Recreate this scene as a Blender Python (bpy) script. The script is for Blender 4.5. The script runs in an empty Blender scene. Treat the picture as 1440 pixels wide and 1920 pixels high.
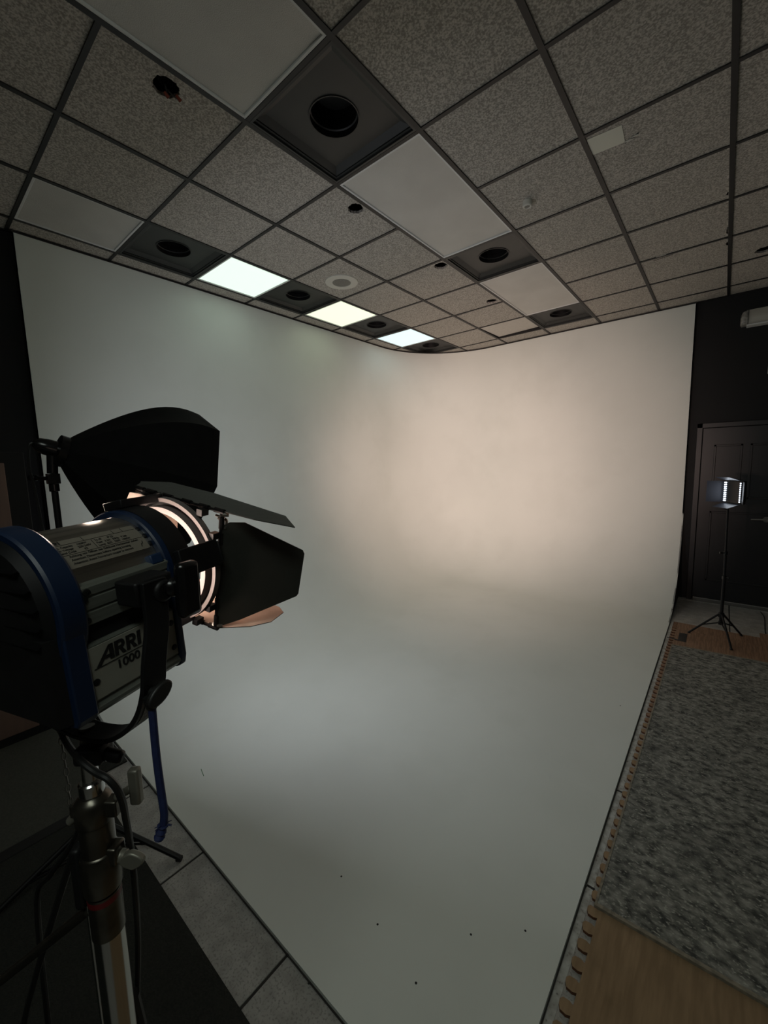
import bpy, bmesh, math, random
from mathutils import Vector as V, Matrix
random.seed(7)
S = bpy.context.scene
COL = S.collection
PI = math.pi
M2 = 0.6096            # ceiling module (2 ft)
H = 3.35               # ceiling height
rad = math.radians

# ------------------------------------------------------------------ camera
FPX = 758.07
yaw, pitch, roll = -0.6978, -0.1203, -0.0248
C0 = V((3.7199, -0.6678, 1.679))
fw = V((math.sin(yaw)*math.cos(pitch), math.cos(yaw)*math.cos(pitch), math.sin(pitch)))
rt = V((math.cos(yaw), -math.sin(yaw), 0)); up = rt.cross(fw)
r2 = math.cos(roll)*rt + math.sin(roll)*up
u2 = -math.sin(roll)*rt + math.cos(roll)*up
cam = bpy.data.objects.new('camera', bpy.data.cameras.new('camera')); COL.objects.link(cam)
cam.data.sensor_fit = 'HORIZONTAL'; cam.data.sensor_width = 36; cam.data.lens = FPX/1440*36
cam.data.clip_start = 0.02
Rm = Matrix((r2, u2, -fw)).transposed().to_4x4(); Rm.translation = C0
cam.matrix_world = Rm
S.camera = cam

def ray(u, v): return fw + (u-720)/FPX*r2 - (v-960)/FPX*u2
def on(ax, c, u, v):
    d = ray(u, v); return C0 + d*((c-C0[ax])/d[ax])
def at(u, v, dep): return C0 + ray(u, v)*dep

# ------------------------------------------------------------------ materials
def lin(c):
    return tuple(((x/255)/12.92 if x/255 <= .04045 else ((x/255+.055)/1.055)**2.4) for x in c)
def mat(name, rgb, rough=.6, metal=0., rgb2=None, scale=20., detail=3., bump=0., bscale=None, emit=None, estr=0., lo=.35, hi=.65, stretch=None, spec=None, coat=0.):
    m = bpy.data.materials.new(name); m.use_nodes = True
    nt = m.node_tree; b = nt.nodes['Principled BSDF']
    c = lin(rgb)
    b.inputs['Base Color'].default_value = (*c, 1); b.inputs['Roughness'].default_value = rough
    b.inputs['Metallic'].default_value = metal
    if spec is not None: b.inputs['Specular IOR Level'].default_value = spec
    if coat: b.inputs['Coat Weight'].default_value = coat
    if emit: b.inputs['Emission Color'].default_value = (*lin(emit), 1); b.inputs['Emission Strength'].default_value = estr
    tc = nt.nodes.new('ShaderNodeTexCoord'); mp = nt.nodes.new('ShaderNodeMapping')
    nt.links.new(tc.outputs['Object'], mp.inputs[0])
    if stretch: mp.inputs['Scale'].default_value = stretch
    if rgb2 is not None:
        n = nt.nodes.new('ShaderNodeTexNoise'); n.inputs['Scale'].default_value = scale; n.inputs['Detail'].default_value = detail
        nt.links.new(mp.outputs[0], n.inputs['Vector'])
        r = nt.nodes.new('ShaderNodeValToRGB'); r.color_ramp.elements[0].position = lo; r.color_ramp.elements[1].position = hi
        r.color_ramp.elements[0].color = (*c, 1); r.color_ramp.elements[1].color = (*lin(rgb2), 1)
        nt.links.new(n.outputs['Fac'], r.inputs[0]); nt.links.new(r.outputs[0], b.inputs['Base Color'])
    if bump:
        n2 = nt.nodes.new('ShaderNodeTexNoise'); n2.inputs['Scale'].default_value = bscale or scale; n2.inputs['Detail'].default_value = 4
        nt.links.new(mp.outputs[0], n2.inputs['Vector'])
        bp = nt.nodes.new('ShaderNodeBump'); bp.inputs['Strength'].default_value = bump; bp.inputs['Distance'].default_value = .004
        nt.links.new(n2.outputs['Fac'], bp.inputs['Height']); nt.links.new(bp.outputs[0], b.inputs['Normal'])
    return m
def mixin(m, rgb, scale, lo, hi, fac=1., stretch=None, detail=4.):
    """lay a second noise-masked tone over a material"""
    nt = m.node_tree; b = nt.nodes['Principled BSDF']; src = b.inputs['Base Color']
    mx = nt.nodes.new('ShaderNodeMix'); mx.data_type = 'RGBA'
    if src.links: nt.links.new(src.links[0].from_socket, mx.inputs['A'])
    else: mx.inputs['A'].default_value = src.default_value
    mx.inputs['B'].default_value = (*lin(rgb), 1)
    tc = nt.nodes.new('ShaderNodeTexCoord'); mp = nt.nodes.new('ShaderNodeMapping'); nt.links.new(tc.outputs['Object'], mp.inputs[0])
    if stretch: mp.inputs['Scale'].default_value = stretch
    n = nt.nodes.new('ShaderNodeTexNoise'); n.inputs['Scale'].default_value = scale; n.inputs['Detail'].default_value = detail
    nt.links.new(mp.outputs[0], n.inputs['Vector'])
    r = nt.nodes.new('ShaderNodeMapRange'); r.inputs['From Min'].default_value = lo; r.inputs['From Max'].default_value = hi
    r.inputs['To Max'].default_value = fac
    nt.links.new(n.outputs['Fac'], r.inputs['Value']); nt.links.new(r.outputs[0], mx.inputs['Factor'])
    nt.links.new(mx.outputs['Result'], b.inputs['Base Color'])
    return m

MAT = {}
MAT['cyc'] = mixin(mixin(mat('cyc_paint', (219,224,217), .75, rgb2=(225,230,223), scale=.9, detail=4), (212,217,209), 2.6, .50, .80, .5), (196,200,194), 24, .70, .80, .2, stretch=(1,1.6,1), detail=8)
MAT['cyc_edge'] = mixin(mat('cyc_edge_paint', (196,198,192), .8, rgb2=(160,158,150), scale=30), (95,90,82), 60, .6, .7, .7)
MAT['black_wall'] = mat('black_wall_paint', (8,8,8), .75, rgb2=(10,10,10), scale=4, bump=.1, bscale=200)
MAT['room_wall'] = mat('room_wall_paint', (120,118,112), .8, rgb2=(108,106,100), scale=2)
MAT['door'] = mat('door_paint', (9,8,8), .45, rgb2=(11,10,10), scale=6, stretch=(1,1,.2))
MAT['tile'] = mat('ceiling_tile', (138,134,126), .95, rgb2=(192,187,178), scale=125, detail=3, lo=.40, hi=.62, bump=.3, bscale=115)
MAT['plain_tile'] = mat('plain_tile', (188,184,176), .9, rgb2=(196,192,184), scale=30)
MAT['grid'] = mat('ceiling_grid', (30,29,28), .55, rgb2=(26,25,24), scale=12)
MAT['void'] = mat('void', (8,8,8), .9)
MAT['vent'] = mat('vent_metal', (38,40,39), .5, rgb2=(44,45,43), scale=5)
MAT['vent_dark'] = mat('vent_duct', (12,13,13), .5, rgb2=(18,18,18), scale=40)
MAT['fixture_frame'] = mat('fixture_frame', (212,214,212), .45)
MAT['diffuser'] = mat('diffuser', (196,195,189), .4, rgb2=(186,185,179), scale=3, bump=.5, bscale=260)
MAT['lit_green'] = mat('lit_diffuser', (230,240,230), .4, emit=(216,240,222), estr=.86)
MAT['lit_yellow'] = mat('lit_diffuser_warm', (230,240,225), .4, emit=(230,242,208), estr=.86)
MAT['lit_blue'] = mat('lit_diffuser_cool', (225,240,245), .4, emit=(196,232,236), estr=.86)
MAT['floor_tile'] = mixin(mat('floor_tile', (150,148,142), .45, rgb2=(176,174,168), scale=14, detail=5), (118,116,110), 130, .52, .66, .7)
MAT['grout'] = mat('grout', (52,50,47), .9)
MAT['mat_black'] = mat('mat_black', (27,29,25), .95, rgb2=(38,40,34), scale=160, bump=.5, bscale=200)
MAT['mat_grey'] = mat('mat_grey', (62,64,58), .9, rgb2=(72,73,66), scale=90, bump=.4, bscale=180)
MAT['rubber'] = mat('rubber', (20,20,20), .6)
MAT['wood_mat'] = mixin(mat('foam_wood', (136,112,82), .7, rgb2=(156,130,98), scale=9, detail=5, stretch=(6,.7,1)), (96,78,52), 5, .55, .8, .6)
MAT['wood_mat_r'] = mixin(mat('foam_wood_red', (122,94,72), .7, rgb2=(150,118,92), scale=10, detail=6, stretch=(8,.6,1), lo=.4, hi=.6), (112,80,54), 12, .55, .75, .6, stretch=(8,.6,1))
MAT['foam_side'] = mat('foam_side', (96,62,40), .9)
MAT['rug'] = mixin(mixin(mat('rug', (64,66,62), .95, rgb2=(150,150,141), scale=26, detail=14, lo=.34, hi=.66, stretch=(1,1.5,1), bump=.5, bscale=150), (184,184,172), 75, .55, .68, .8, stretch=(1,1.5,1), detail=12), (50,52,50), 5, .50, .78, .7, stretch=(1,1.4,1), detail=12)
MAT['rug_edge'] = mat('rug_binding', (150,142,124), .9, rgb2=(120,114,100), scale=60)
MAT['tape'] = mat('tape', (24,23,22), .5)
MAT['cab_wood'] = mat('cabinet_wood', (112,90,80), .5, rgb2=(122,98,86), scale=3, stretch=(6,6,.5))
MAT['blk'] = mat('black_metal', (15,15,16), .5, rgb2=(21,21,22), scale=30, spec=.3)
MAT['blk_gloss'] = mat('black_plastic', (14,14,15), .25)
MAT['fabric'] = mat('softbox_fabric', (10,10,11), .85, rgb2=(15,15,15), scale=30, spec=.2)
MAT['sb_diff'] = mat('softbox_diffuser', (235,238,245), .8, emit=(222,232,255), estr=.9)
MAT['alu'] = mat('aluminium', (206,206,200), .22, 1., rgb2=(150,150,146), scale=3, stretch=(1,30,30))
_nt = MAT['alu'].node_tree; _b = _nt.nodes['Principled BSDF']; _tg = _nt.nodes.new('ShaderNodeTangent'); _tg.axis = 'X'
_nt.links.new(_tg.outputs[0], _b.inputs['Tangent']); _b.inputs['Anisotropic'].default_value = .92; _b.inputs['Anisotropic Rotation'].default_value = .0; _b.inputs['Roughness'].default_value = .42
MAT['alu_dull'] = mat('aluminium_side', (120,123,115), .35, .4, rgb2=(106,110,102), scale=5, stretch=(1,40,40))
MAT['plate'] = mat('nameplate', (142,141,130), .5, .0, rgb2=(130,129,118), scale=14)
MAT['label'] = mat('label_plate', (118,112,101), .5, .1)
MAT['ink'] = mat('ink', (8,8,8), .6)
MAT['blue'] = mat('blue_enamel', (5,27,54), .45, rgb2=(7,31,60), scale=12)
MAT['blue_edge'] = mat('blue_edge', (14,40,72), .5)
MAT['leaf'] = mat('leaf_metal', (34,36,31), .6, rgb2=(40,41,36), scale=20, bump=.15, bscale=60)
MAT['leaf_lit'] = mat('leaf_lit_face', (150,128,114), .55, rgb2=(170,148,132), scale=30)  # lamplight on inner leaf faces and gusset painted in as a paler tone
MAT['ringm'] = mat('ring_metal', (92,86,84), .55, .1)
MAT['lens'] = mat('fresnel_lens', (255,240,220), .2, emit=(255,228,212), estr=15)
MAT['chrome'] = mat('chrome', (190,190,188), .16, 1.)
MAT['cast'] = mat('cast_metal', (100,97,88), .3, .9, rgb2=(78,75,68), scale=25)
MAT['castl'] = mat('cast_light', (128,126,115), .45, .5)
MAT['red'] = mat('red_band', (92,16,20), .4)
MAT['cable'] = mat('cable_rubber', (22,23,22), .5)
MAT['cord'] = mat('blue_cord', (16,27,66), .7, rgb2=(22,35,78), scale=120)
MAT['steel'] = mat('steel', (120,118,112), .3, .9)
MAT['led'] = mat('led', (255,255,255), .3, emit=(225,238,255), estr=2.2)
MAT['led_face'] = mat('led_panel_face', (12,13,16), .4)
MAT['flap'] = mat('flap_metal', (40,42,50), .5, .2)
MAT['white_plastic'] = mat('white_plastic', (186,182,170), .4)
MAT['clear'] = mat('clear_plastic', (170,168,160), .15, rgb2=(120,118,112), scale=40)
MAT['sign'] = mat('lit_sign', (240,240,230), .4, emit=(245,245,225), estr=.86)
MAT['thresh'] = mat('threshold', (120,118,112), .4, .7)
MAT['copper'] = mat('orange_wire', (120,52,34), .5)
MAT['grille'] = mat('speaker_grille', (140,138,130), .7, rgb2=(100,98,92), scale=300)
MAT['spk'] = mat('speaker_rim', (200,198,188), .6)
MAT['patch'] = mat('card', (214,214,200), .8)

# ------------------------------------------------------------------ mesh builder
class MB:
    def __init__(s): s.b = bmesh.new()
    def poly(s, pts):
        return s.b.faces.new([s.b.verts.new(p) for p in pts])
    def box(s, c, size, R=None):
        c = V(c); R = R or Matrix.Identity(3); hx, hy, hz = [q/2 for q in size]
        vs = [s.b.verts.new(c + R @ V((x*hx, y*hy, z*hz))) for x in (-1,1) for y in (-1,1) for z in (-1,1)]
        for f in ((0,1,3,2),(4,6,7,5),(0,4,5,1),(2,3,7,6),(0,2,6,4),(1,5,7,3)): s.b.faces.new([vs[i] for i in f])
        return s
    def bbox(s, lo, hi): 
        return s.box([(a+b)/2 for a, b in zip(lo, hi)], [b-a for a, b in zip(lo, hi)])
    def rings(s, rings, cap=True, closed=False):
        R = [[s.b.verts.new(p) for p in r] for r in rings]; n = len(R[0])
        for a, b in zip(R, R[1:] + ([R[0]] if closed else [])):
            for i in range(n): s.b.faces.new((a[i], a[(i+1)%n], b[(i+1)%n], b[i]))
        if cap and not closed: s.b.faces.new(R[0][::-1]); s.b.faces.new(R[-1])
        return s
    def tube(s, pts, r, n=12, cap=True):
        pts = [V(p) for p in pts]; rr = r if isinstance(r, (list, tuple)) else [r]*len(pts)
        rings = []; prev = None
        for i, p in enumerate(pts):
            t = (pts[min(i+1, len(pts)-1)] - pts[max(i-1, 0)]).normalized()
            if prev is None:
                a = t.cross(V((0,0,1)));
                if a.length < .1: a = t.cross(V((1,0,0)))
            else: a = prev - t*prev.dot(t)
            a.normalize(); prev = a; b = t.cross(a)
            rings.append([p + (a*math.cos(2*PI*k/n) + b*math.sin(2*PI*k/n))*rr[i] for k in range(n)])
        return s.rings(rings, cap)
    def lathe(s, o, ax, prof, n=48, closed=False, cap=False):
        """prof: list of (dist along axis, radius)"""
        o = V(o); ax = V(ax).normalized(); a = ax.cross(V((0,0,1)))
        if a.length < .1: a = ax.cross(V((1,0,0)))
        a.normalize(); b = ax.cross(a)
        return s.rings([[o + ax*d + (a*math.cos(2*PI*k/n) + b*math.sin(2*PI*k/n))*r for k in range(n)] for d, r in prof], cap, closed)
    def prism(s, pts, d):
        """closed polygon pts (3d) swept by vector d"""
        d = V(d); pts = [V(p) for p in pts]
        return s.rings([pts, [p + d for p in pts]])
    def build(s, name, m, parent=None, bevel=0, smooth=True, ang=35):
        bmesh.ops.remove_doubles(s.b, verts=s.b.verts, dist=1e-6) if False else None
        bmesh.ops.recalc_face_normals(s.b, faces=s.b.faces)
        me = bpy.data.meshes.new(name); s.b.to_mesh(me); s.b.free()
        me.materials.append(MAT[m] if isinstance(m, str) else m)
        if smooth:
            me.polygons.foreach_set('use_smooth', [True]*len(me.polygons)); me.set_sharp_from_angle(angle=rad(ang))
        o = bpy.data.objects.new(name, me); COL.objects.link(o)
        if parent: o.parent = parent
        if bevel:
            md = o.modifiers.new('bevel', 'BEVEL'); md.width = bevel; md.segments = 2; md.limit_method = 'ANGLE'; md.angle_limit = rad(40)
        return o
def spline(pts, k=6):
    pts = [V(p) for p in pts]; P = [pts[0]] + pts + [pts[-1]]; out = []
    for i in range(1, len(P)-2):
        for j in range(k):
            t = j/k; a, b, c, d = P[i-1], P[i], P[i+1], P[i+2]
            out.append(.5*((2*b) + (c-a)*t + (2*a-5*b+4*c-d)*t*t + (-a+3*b-3*c+d)*t**3))
    return out + [pts[-1]]
def split(o):
    """make every loose piece of a mesh a part of its own"""
    b = bmesh.new(); b.from_mesh(o.data); b.verts.ensure_lookup_table(); seen = set(); isl = []
    for v in b.verts:
        if v in seen: continue
        st_ = [v]; seen.add(v); g = []
        while st_:
            w = st_.pop(); g.append(w)
            for e in w.link_edges:
                x = e.other_vert(w)
                if x not in seen: seen.add(x); st_.append(x)
        isl.append([w.index for w in g])
    b.free()
    if len(isl) < 2: return [o]
    out = []; src = o.data
    for g in isl:
        keep = set(g); b = bmesh.new(); b.from_mesh(src); b.verts.ensure_lookup_table()
        bmesh.ops.delete(b, geom=[v for v in b.verts if v.index not in keep], context='VERTS')
        me = bpy.data.meshes.new(o.name); b.to_mesh(me); b.free()
        for m_ in src.materials: me.materials.append(m_)
        n = o.copy(); n.data = me; COL.objects.link(n); out.append(n)
        if not out[1:]:
            for c in list(o.children): c.parent = n
    nm = o.name.split('.')[0]; bpy.data.objects.remove(o)
    out[0].name = nm
    return out
def tag(o, label, cat, group=None):
    o['label'] = label; o['category'] = cat
    if group: o['group'] = group
    return o
def empty(name, loc=(0,0,0), R=None):
    o = bpy.data.objects.new(name, None); COL.objects.link(o); o.empty_display_size = .1
    if R is not None: mw = R.to_4x4(); mw.translation = V(loc); o.matrix_world = mw
    else: o.location = loc
    return o
def struct(o): o['kind'] = 'structure'; return o
def copy_tree(o, parent=None):
    c = o.copy(); COL.objects.link(c)
    if parent: c.parent = parent
    for ch in list(o.children): copy_tree(ch, c)
    return c
def text(s, size, extr=.0002, bold=0., shear=0., align='LEFT'):
    cu = bpy.data.curves.new('t', 'FONT'); cu.body = s; cu.size = size; cu.extrude = extr; cu.offset = bold; cu.shear = shear; cu.align_x = align
    o = bpy.data.objects.new('t', cu); COL.objects.link(o)
    bpy.context.view_layer.update()
    me = bpy.data.meshes.new_from_object(o.evaluated_get(bpy.context.evaluated_depsgraph_get()))
    bpy.data.objects.remove(o); return me
def put_text(me, name, m, parent, o, ex, ey, sx=1.):
    """place text mesh with x axis ex, y axis ey"""
    ex = V(ex).normalized(); ey = V(ey).normalized(); n = ex.cross(ey)
    for v in me.vertices: v.co = V(o) + ex*v.co.x*sx + ey*v.co.y + n*v.co.z
    me.materials.clear(); me.materials.append(MAT[m]); me.name = name
    ob = bpy.data.objects.new(name, me); COL.objects.link(ob); ob.parent = parent; return ob

# ------------------------------------------------------------------ room shell
XL, XR, YF, YB = -.22, 7.0, -3.6, 5.19
CX0, CX1, CY0, CY1 = -.17, 3.395, .02, 5.16     # cyclorama footprint
# floor: grout bed and tiles
m = MB(); m.bbox((XL-.1, YF-.1, -.05), (XR+.1, YB+.1, -.004))
flo = struct(m.build('floor', 'grout', smooth=False))
m = MB()
xs = [2.06 + .6*k for k in range(-4, 9)]; ys = [.3 + .6*k for k in range(-7, 9)]
for a in xs:
    for b in ys:
        x0, x1, y0, y1 = max(a+.005, XL), min(a+.595, XR), max(b+.005, YF), min(b+.595, YB)
        if x1 > x0 and y1 > y0: m.bbox((x0, y0, -.006), (x1, y1, 0))
tl = m.build('floor_tiles', 'floor_tile', flo, bevel=.002); tl['kind'] = 'structure'
# walls
struct(MB().bbox((XL-.1, YF, 0), (XL, YB, H+.2)).build('wall_left', 'black_wall', smooth=False))
struct(MB().bbox((XL, YB, 0), (XR, YB+.1, H+.2)).build('wall_back', 'black_wall', smooth=False))
struct(MB().bbox((XR, YF, 0), (XR+.1, YB+.1, H+.2)).build('wall_right', 'room_wall', smooth=False))
struct(MB().bbox((XL-.1, YF-.1, 0), (XR+.1, YF, H+.2)).build('wall_front', 'room_wall', smooth=False))

# cyclorama
RC, RK = 1.15, 1.0
def cyc_mesh():
    b = bmesh.new(); plan = []
    for y in (CY0, 1.0, 2.0, 3.0): plan.append((V((CX0, y, 0)), V((1, 0, 0))))
    for k in range(25):
        t = PI - (PI/2)*k/24
        plan.append((V((CX0+RC+RC*math.cos(t), CY1-RC+RC*math.sin(t), 0)), V((-math.cos(t), -math.sin(t), 0))))
    for x in (1.8, 2.6, CX1): plan.append((V((x, CY1, 0)), V((0, -1, 0))))
    prof = [(0, H-.012), (0, 2.6), (0, 1.8)] + [(RK-RK*math.cos(a), .012+RK-RK*math.sin(a)) for a in [PI/2*j/20 for j in range(21)]]
    G = [[b.verts.new(p + n*o + V((0,0,z))) for o, z in prof] for p, n in plan]
    for A, B in zip(G, G[1:]):
        for i in range(len(prof)-1): b.faces.new((A[i], B[i], B[i+1], A[i+1]))
    # floor
    last = [g[-1] for g in G]
    corner = b.verts.new((CX1, CY0, .012))
    b.faces.new(last + [corner])
    # skirts (edges)
    def skirt(vs, down):
        for p, q in zip(vs, vs[1:]):
            a2 = b.verts.new(down(p.co)); b2 = b.verts.new(down(q.co)); b.faces.new((p, q, b2, a2))
    skirt([G[0][-1], corner], lambda c: V((c.x, c.y, 0)))
    skirt([corner, G[-1][-1]], lambda c: V((c.x, c.y, 0)))
    bmesh.ops.recalc_face_normals(b, faces=b.faces)
    return b
mb = MB(); mb.b.free(); mb.b = cyc_mesh()
cyc = mb.build('cyclorama', 'cyc', ang=60)
tag(cyc, 'large white curved studio backdrop wall sweeping down into a white painted floor', 'backdrop')
# dark plywood end profiles of the cove, right and left ends
def end_profile(y_end, x_end, axis, name):
    m = MB(); pr = []
    for j in range(21):
        a = PI/2*j/20; pr.append((RK-RK*math.cos(a), .012+RK-RK*math.sin(a)))
    out = []
    for o, z in [(0, H-.012)] + pr: out.append((o, z))
    if axis == 'x': pts = [V((x_end, CY1-o, z)) for o, z in out] + [V((x_end, CY1-RK, 0)), V((x_end, CY1+.02, 0)), V((x_end, CY1+.02, H-.012))]; d = (-.012, 0, 0)
    else: pts = [V((CX0+o, y_end, z)) for o, z in out] + [V((CX0+RK, y_end, 0)), V((CX0-.03, y_end, 0)), V((CX0-.03, y_end, H-.012))]; d = (0, .012, 0)
    b = m.b; a = [b.verts.new(p) for p in pts]; c = [b.verts.new(p+V(d)) for p in pts]
    b.faces.new(a); b.faces.new(c[::-1])
    for i in range(len(a)): b.faces.new((a[i], a[(i+1)%len(a)], c[(i+1)%len(a)], c[i]))
    return m.build(name, 'black_wall', cyc, smooth=False)
end_profile(0, CX1+.001, 'x', 'end_panel'); end_profile(CY0-.001, 0, 'y', 'end_panel')
# scuffs and dark specks on the floor (a few screw heads)
m = MB()
for (u, v) in ((640,1643), (708,1733), (780,1843), (366,1575), (883,1752), (579,1843), (1163,1323), (985,1745)):
    p = on(2, .0125, u, v); m.lathe((p.x, p.y, .0122), (0,0,1), [(0,.004),(.0008,.003)], 8, cap=True)
split(m.build('screw_head', 'blk', cyc))
m = MB(); p = on(2, .013, 377, 1442); q = on(2, .013, 382, 1455); m.tube([(p.x,p.y,.0135),(q.x,q.y,.0135)], .0012, 6)
m.build('green_thread', mat('green_thread', (40,110,40), .8), cyc)
# dark strip standing in for the shadow gap and white rail along the right and near edges
m = MB(); m.bbox((CX1+.0015, CY0-.4, -.003), (CX1+.0055, 4.2, .004)); m.bbox((.6, CY0-.0065, -.003), (CX1+.005, CY0-.0025, .004))
struct(m.build('trim_1', 'grout', smooth=False))

# ------------------------------------------------------------------ ceiling
vents = [(0,1),(0,3),(0,5),(0,7),(3,1),(3,4),(3,7)]
lights1 = {(0,0):'diffuser', (0,2):'lit_green', (0,4):'lit_yellow', (0,6):'lit_blue'}
lights2 = [(3,-1),(3,2),(3,5)]
hole = {(2,0):(2.83,.46,.056), (2,2):(2.873,2.404,.052), (2,4):(2.863,4.147,.057), (2,5):(2.84,5.86,.057), (6,6):(6.36,6.775,.06)}
taken = set(vents) | set(lights1) | set(lights2) | {(i, j+1) for i, j in lights2} | {(2,7)}
mt = MB(); ZT = H+.006
def tile(m, x0, y0, x1, y1, z=ZT, th=.014): m.bbox((x0, y0, z), (x1, y1, z+th))
nx = 11
for i in range(-1, nx+1):
    for j in range(-6, 9):
        if (i, j) in taken: continue
        x0, x1 = i*M2+.006, (i+1)*M2-.006; y0, y1 = j*M2+.006, (j+1)*M2-.006
        x0 = max(x0, XL); y1 = min(y1, YB); x1 = min(x1, XR)
        if x1-x0 < .02 or y1-y0 < .02: continue
        if (i, j) in hole:
            hx, hy, hr = hole[(i, j)]; hx *= M2; hy *= M2; n = 32; b = mt.b
            inner = []; outer = []; top = []
            for k in range(n):
                a = 2*PI*k/n; rr = hr*(1+random.uniform(-.09, .09)); 
                inner.append(b.verts.new((hx+rr*math.cos(a), hy+rr*math.sin(a), ZT))); top.append(b.verts.new((hx+rr*math.cos(a), hy+rr*math.sin(a), ZT+.016)))
                dx, dy = math.cos(a), math.sin(a)
                t = min(((x1-hx)/dx if dx > 1e-9 else 9), ((x0-hx)/dx if dx < -1e-9 else 9), ((y1-hy)/dy if dy > 1e-9 else 9), ((y0-hy)/dy if dy < -1e-9 else 9))
                outer.append(b.verts.new((hx+dx*t, hy+dy*t, ZT)))
            cs = {}
            for k in range(n):
                k2 = (k+1) % n; p, q = outer[k].co, outer[k2].co
                f = [inner[k], outer[k]]
                if abs(p.x-q.x) > 1e-5 and abs(p.y-q.y) > 1e-5:
                    cx = p.x if (abs(p.x-x0) < 1e-5 or abs(p.x-x1) < 1e-5) else q.x; cy = p.y if (abs(p.y-y0) < 1e-5 or abs(p.y-y1) < 1e-5) else q.y
                    f.append(b.verts.new((cx, cy, ZT)))
                f += [outer[k2], inner[k2]]; b.faces.new(f)
                b.faces.new((inner[k], inner[k2], top[k2], top[k]))
        else: tile(mt, x0, y0, x1, y1)
ceil = struct(mt.build('ceiling', 'tile', smooth=False))
m = MB(); m.bbox((XL-.1, YF-.1, H+.19), (XR+.1, YB+.1, H+.24)); o = m.build('ceiling_deck', 'void', ceil, smooth=False); o['kind'] = 'structure'
# displaced plain tile in the far corner
b = MB(); x0, x1, y0, y1 = 2*M2+.02, 3*M2-.015, 7*M2+.03, 8*M2-.02
b.rings([[V((x0,y0,H+.004)),V((x1,y0,H+.016)),V((x1,y1,H+.035)),V((x0,y1,H+.02))],[V((x0,y0,H+.018)),V((x1,y0,H+.03)),V((x1,y1,H+.049)),V((x0,y1,H+.034))]])
dt = b.build('loose_ceiling_tile', 'plain_tile', smooth=False); tag(dt, 'plain pale ceiling tile sitting crooked with a dark gap, near far corner', 'ceiling tile')
# grid
m = MB(); gb = .0125
for i in range(0, nx+1):
    x = i*M2; m.bbox((x-gb, YF, H-.001), (x+gb, YB-.03 if i < 6 else YB, H+.005)); m.bbox((x-.002, YF, H+.004), (x+.002, YB, H+.035))
for j in range(-5, 9):
    y = j*M2
    segs = [(XL, XR)]
    for (i, jj) in lights2:
        if j == jj+1:
            segs = [(XL, i*M2), ((i+1)*M2, XR)]
    for a, c in segs:
        m.bbox((a, y-gb*.82, H-.0005), (c, y+gb*.82, H+.0055)); m.bbox((a, y-.002, H+.004), (c, y+.002, H+.035))
struct(m.build('trim_2', 'grid', smooth=False))
# wall angle (dark line along the walls)
m = MB(); m.bbox((XL, YF, H-.002), (XL+.02, CY0, H+.004)); m.bbox((CX1, YB-.02, H-.002), (XR, YB, H+.004))
pl = [V((CX0-.01, CY0, 0))] + [V((CX0+RC+(RC+.006)*math.cos(t), CY1-RC+(RC+.006)*math.sin(t), 0)) for t in [PI-(PI/2)*k/24 for k in range(25)]] + [V((CX1, CY1+.006, 0))]
for p, q in zip(pl, pl[1:]):
    d = (q-p).normalized(); n = V((d.y, -d.x, 0)); 
    m.rings([[p+V((0,0,H-.013)), q+V((0,0,H-.013)), q+n*.014+V((0,0,H-.013)), p+n*.014+V((0,0,H-.013))], [p+V((0,0,H-.0005)), q+V((0,0,H-.0005)), q+n*.014+V((0,0,H-.0005)), p+n*.014+V((0,0,H-.0005))]])
struct(m.build('trim_3', 'grid', smooth=False))

# vents
def make_vent():
    r = empty('ceiling_vent'); w = M2/2-.012; n = 40
    sq = lambda h, z: [V((h,h,z)), V((-h,h,z)), V((-h,-h,z)), V((h,-h,z))]
    m = MB(); m.rings([sq(w,.0), sq(w-.012,.0), sq(w-.012,.012), sq(w-.022,.014), sq(w-.022,.045), sq(w+.0,.047), sq(w+.0,.0)], cap=False, closed=False)
    m.build('frame', 'vent', r, bevel=.0, smooth=False)
    # pan: slope up to a flat plate with a round hole
    m = MB(); h0, h1 = w-.023, w-.058
    b = m.b
    A = [b.verts.new(p) for p in sq(h0, .02)]; B = [b.verts.new(p) for p in sq(h1, .040)]
    for k in range(4): b.faces.new((A[k], A[(k+1)%4], B[(k+1)%4], B[k]))
    R = .122; N = 48
    inner = [b.verts.new((R*math.cos(2*PI*(k+.5)/N+PI/4), R*math.sin(2*PI*(k+.5)/N+PI/4), .040)) for k in range(N)]
    for q in range(4):
        ks = list(range(q*12, q*12+12))
        b.faces.new([B[q]] + [inner[k] for k in ks[::1]] + [B[(q+1)%4]]) if False else None
    # fan faces from square corners to the circle
    for k in range(N):
        k2 = (k+1) % N; q = (k//12) % 4; q2 = ((k+1)//12) % 4 
        if (k+1) % 12 == 0: b.faces.new((inner[k], inner[k2], B[(q+1)%4]))
        else: b.faces.new((inner[k], inner[k2], B[q] if (k % 12) < 6 else B[(q+1)%4]))
    for q in range(4):
        b.faces.new((B[q], inner[q*12+6], B[(q+1)%4]))
    m.build('pan', 'vent', r, smooth=False)
    m = MB(); m.lathe((0,0,.036), (0,0,1), [(0,R+.004),(0,R-.002),(.03,R-.002),(.034,R-.008),(.065,R-.008),(.07,R-.004),(.13,R-.004),(.131,.001)], 48)
    m.build('duct', 'vent_dark', r)
    m = MB(); m.lathe((0,0,.15), (0,0,1), [(0,.0),(0.0,.09),(.004,.09),(.004,0)], 32); m.build('damper', 'vent_dark', r)
    return r
vl = ['left wall row, nearest the camera', 'left wall row, between greenish and yellowish panels', 'left wall row, between yellowish and bluish panels', 'left wall row, in the far corner',
      'the largest, nearest the camera', 'centre row, behind long unlit panel', 'centre row, farthest, by the back wall']
v0 = make_vent()
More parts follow.
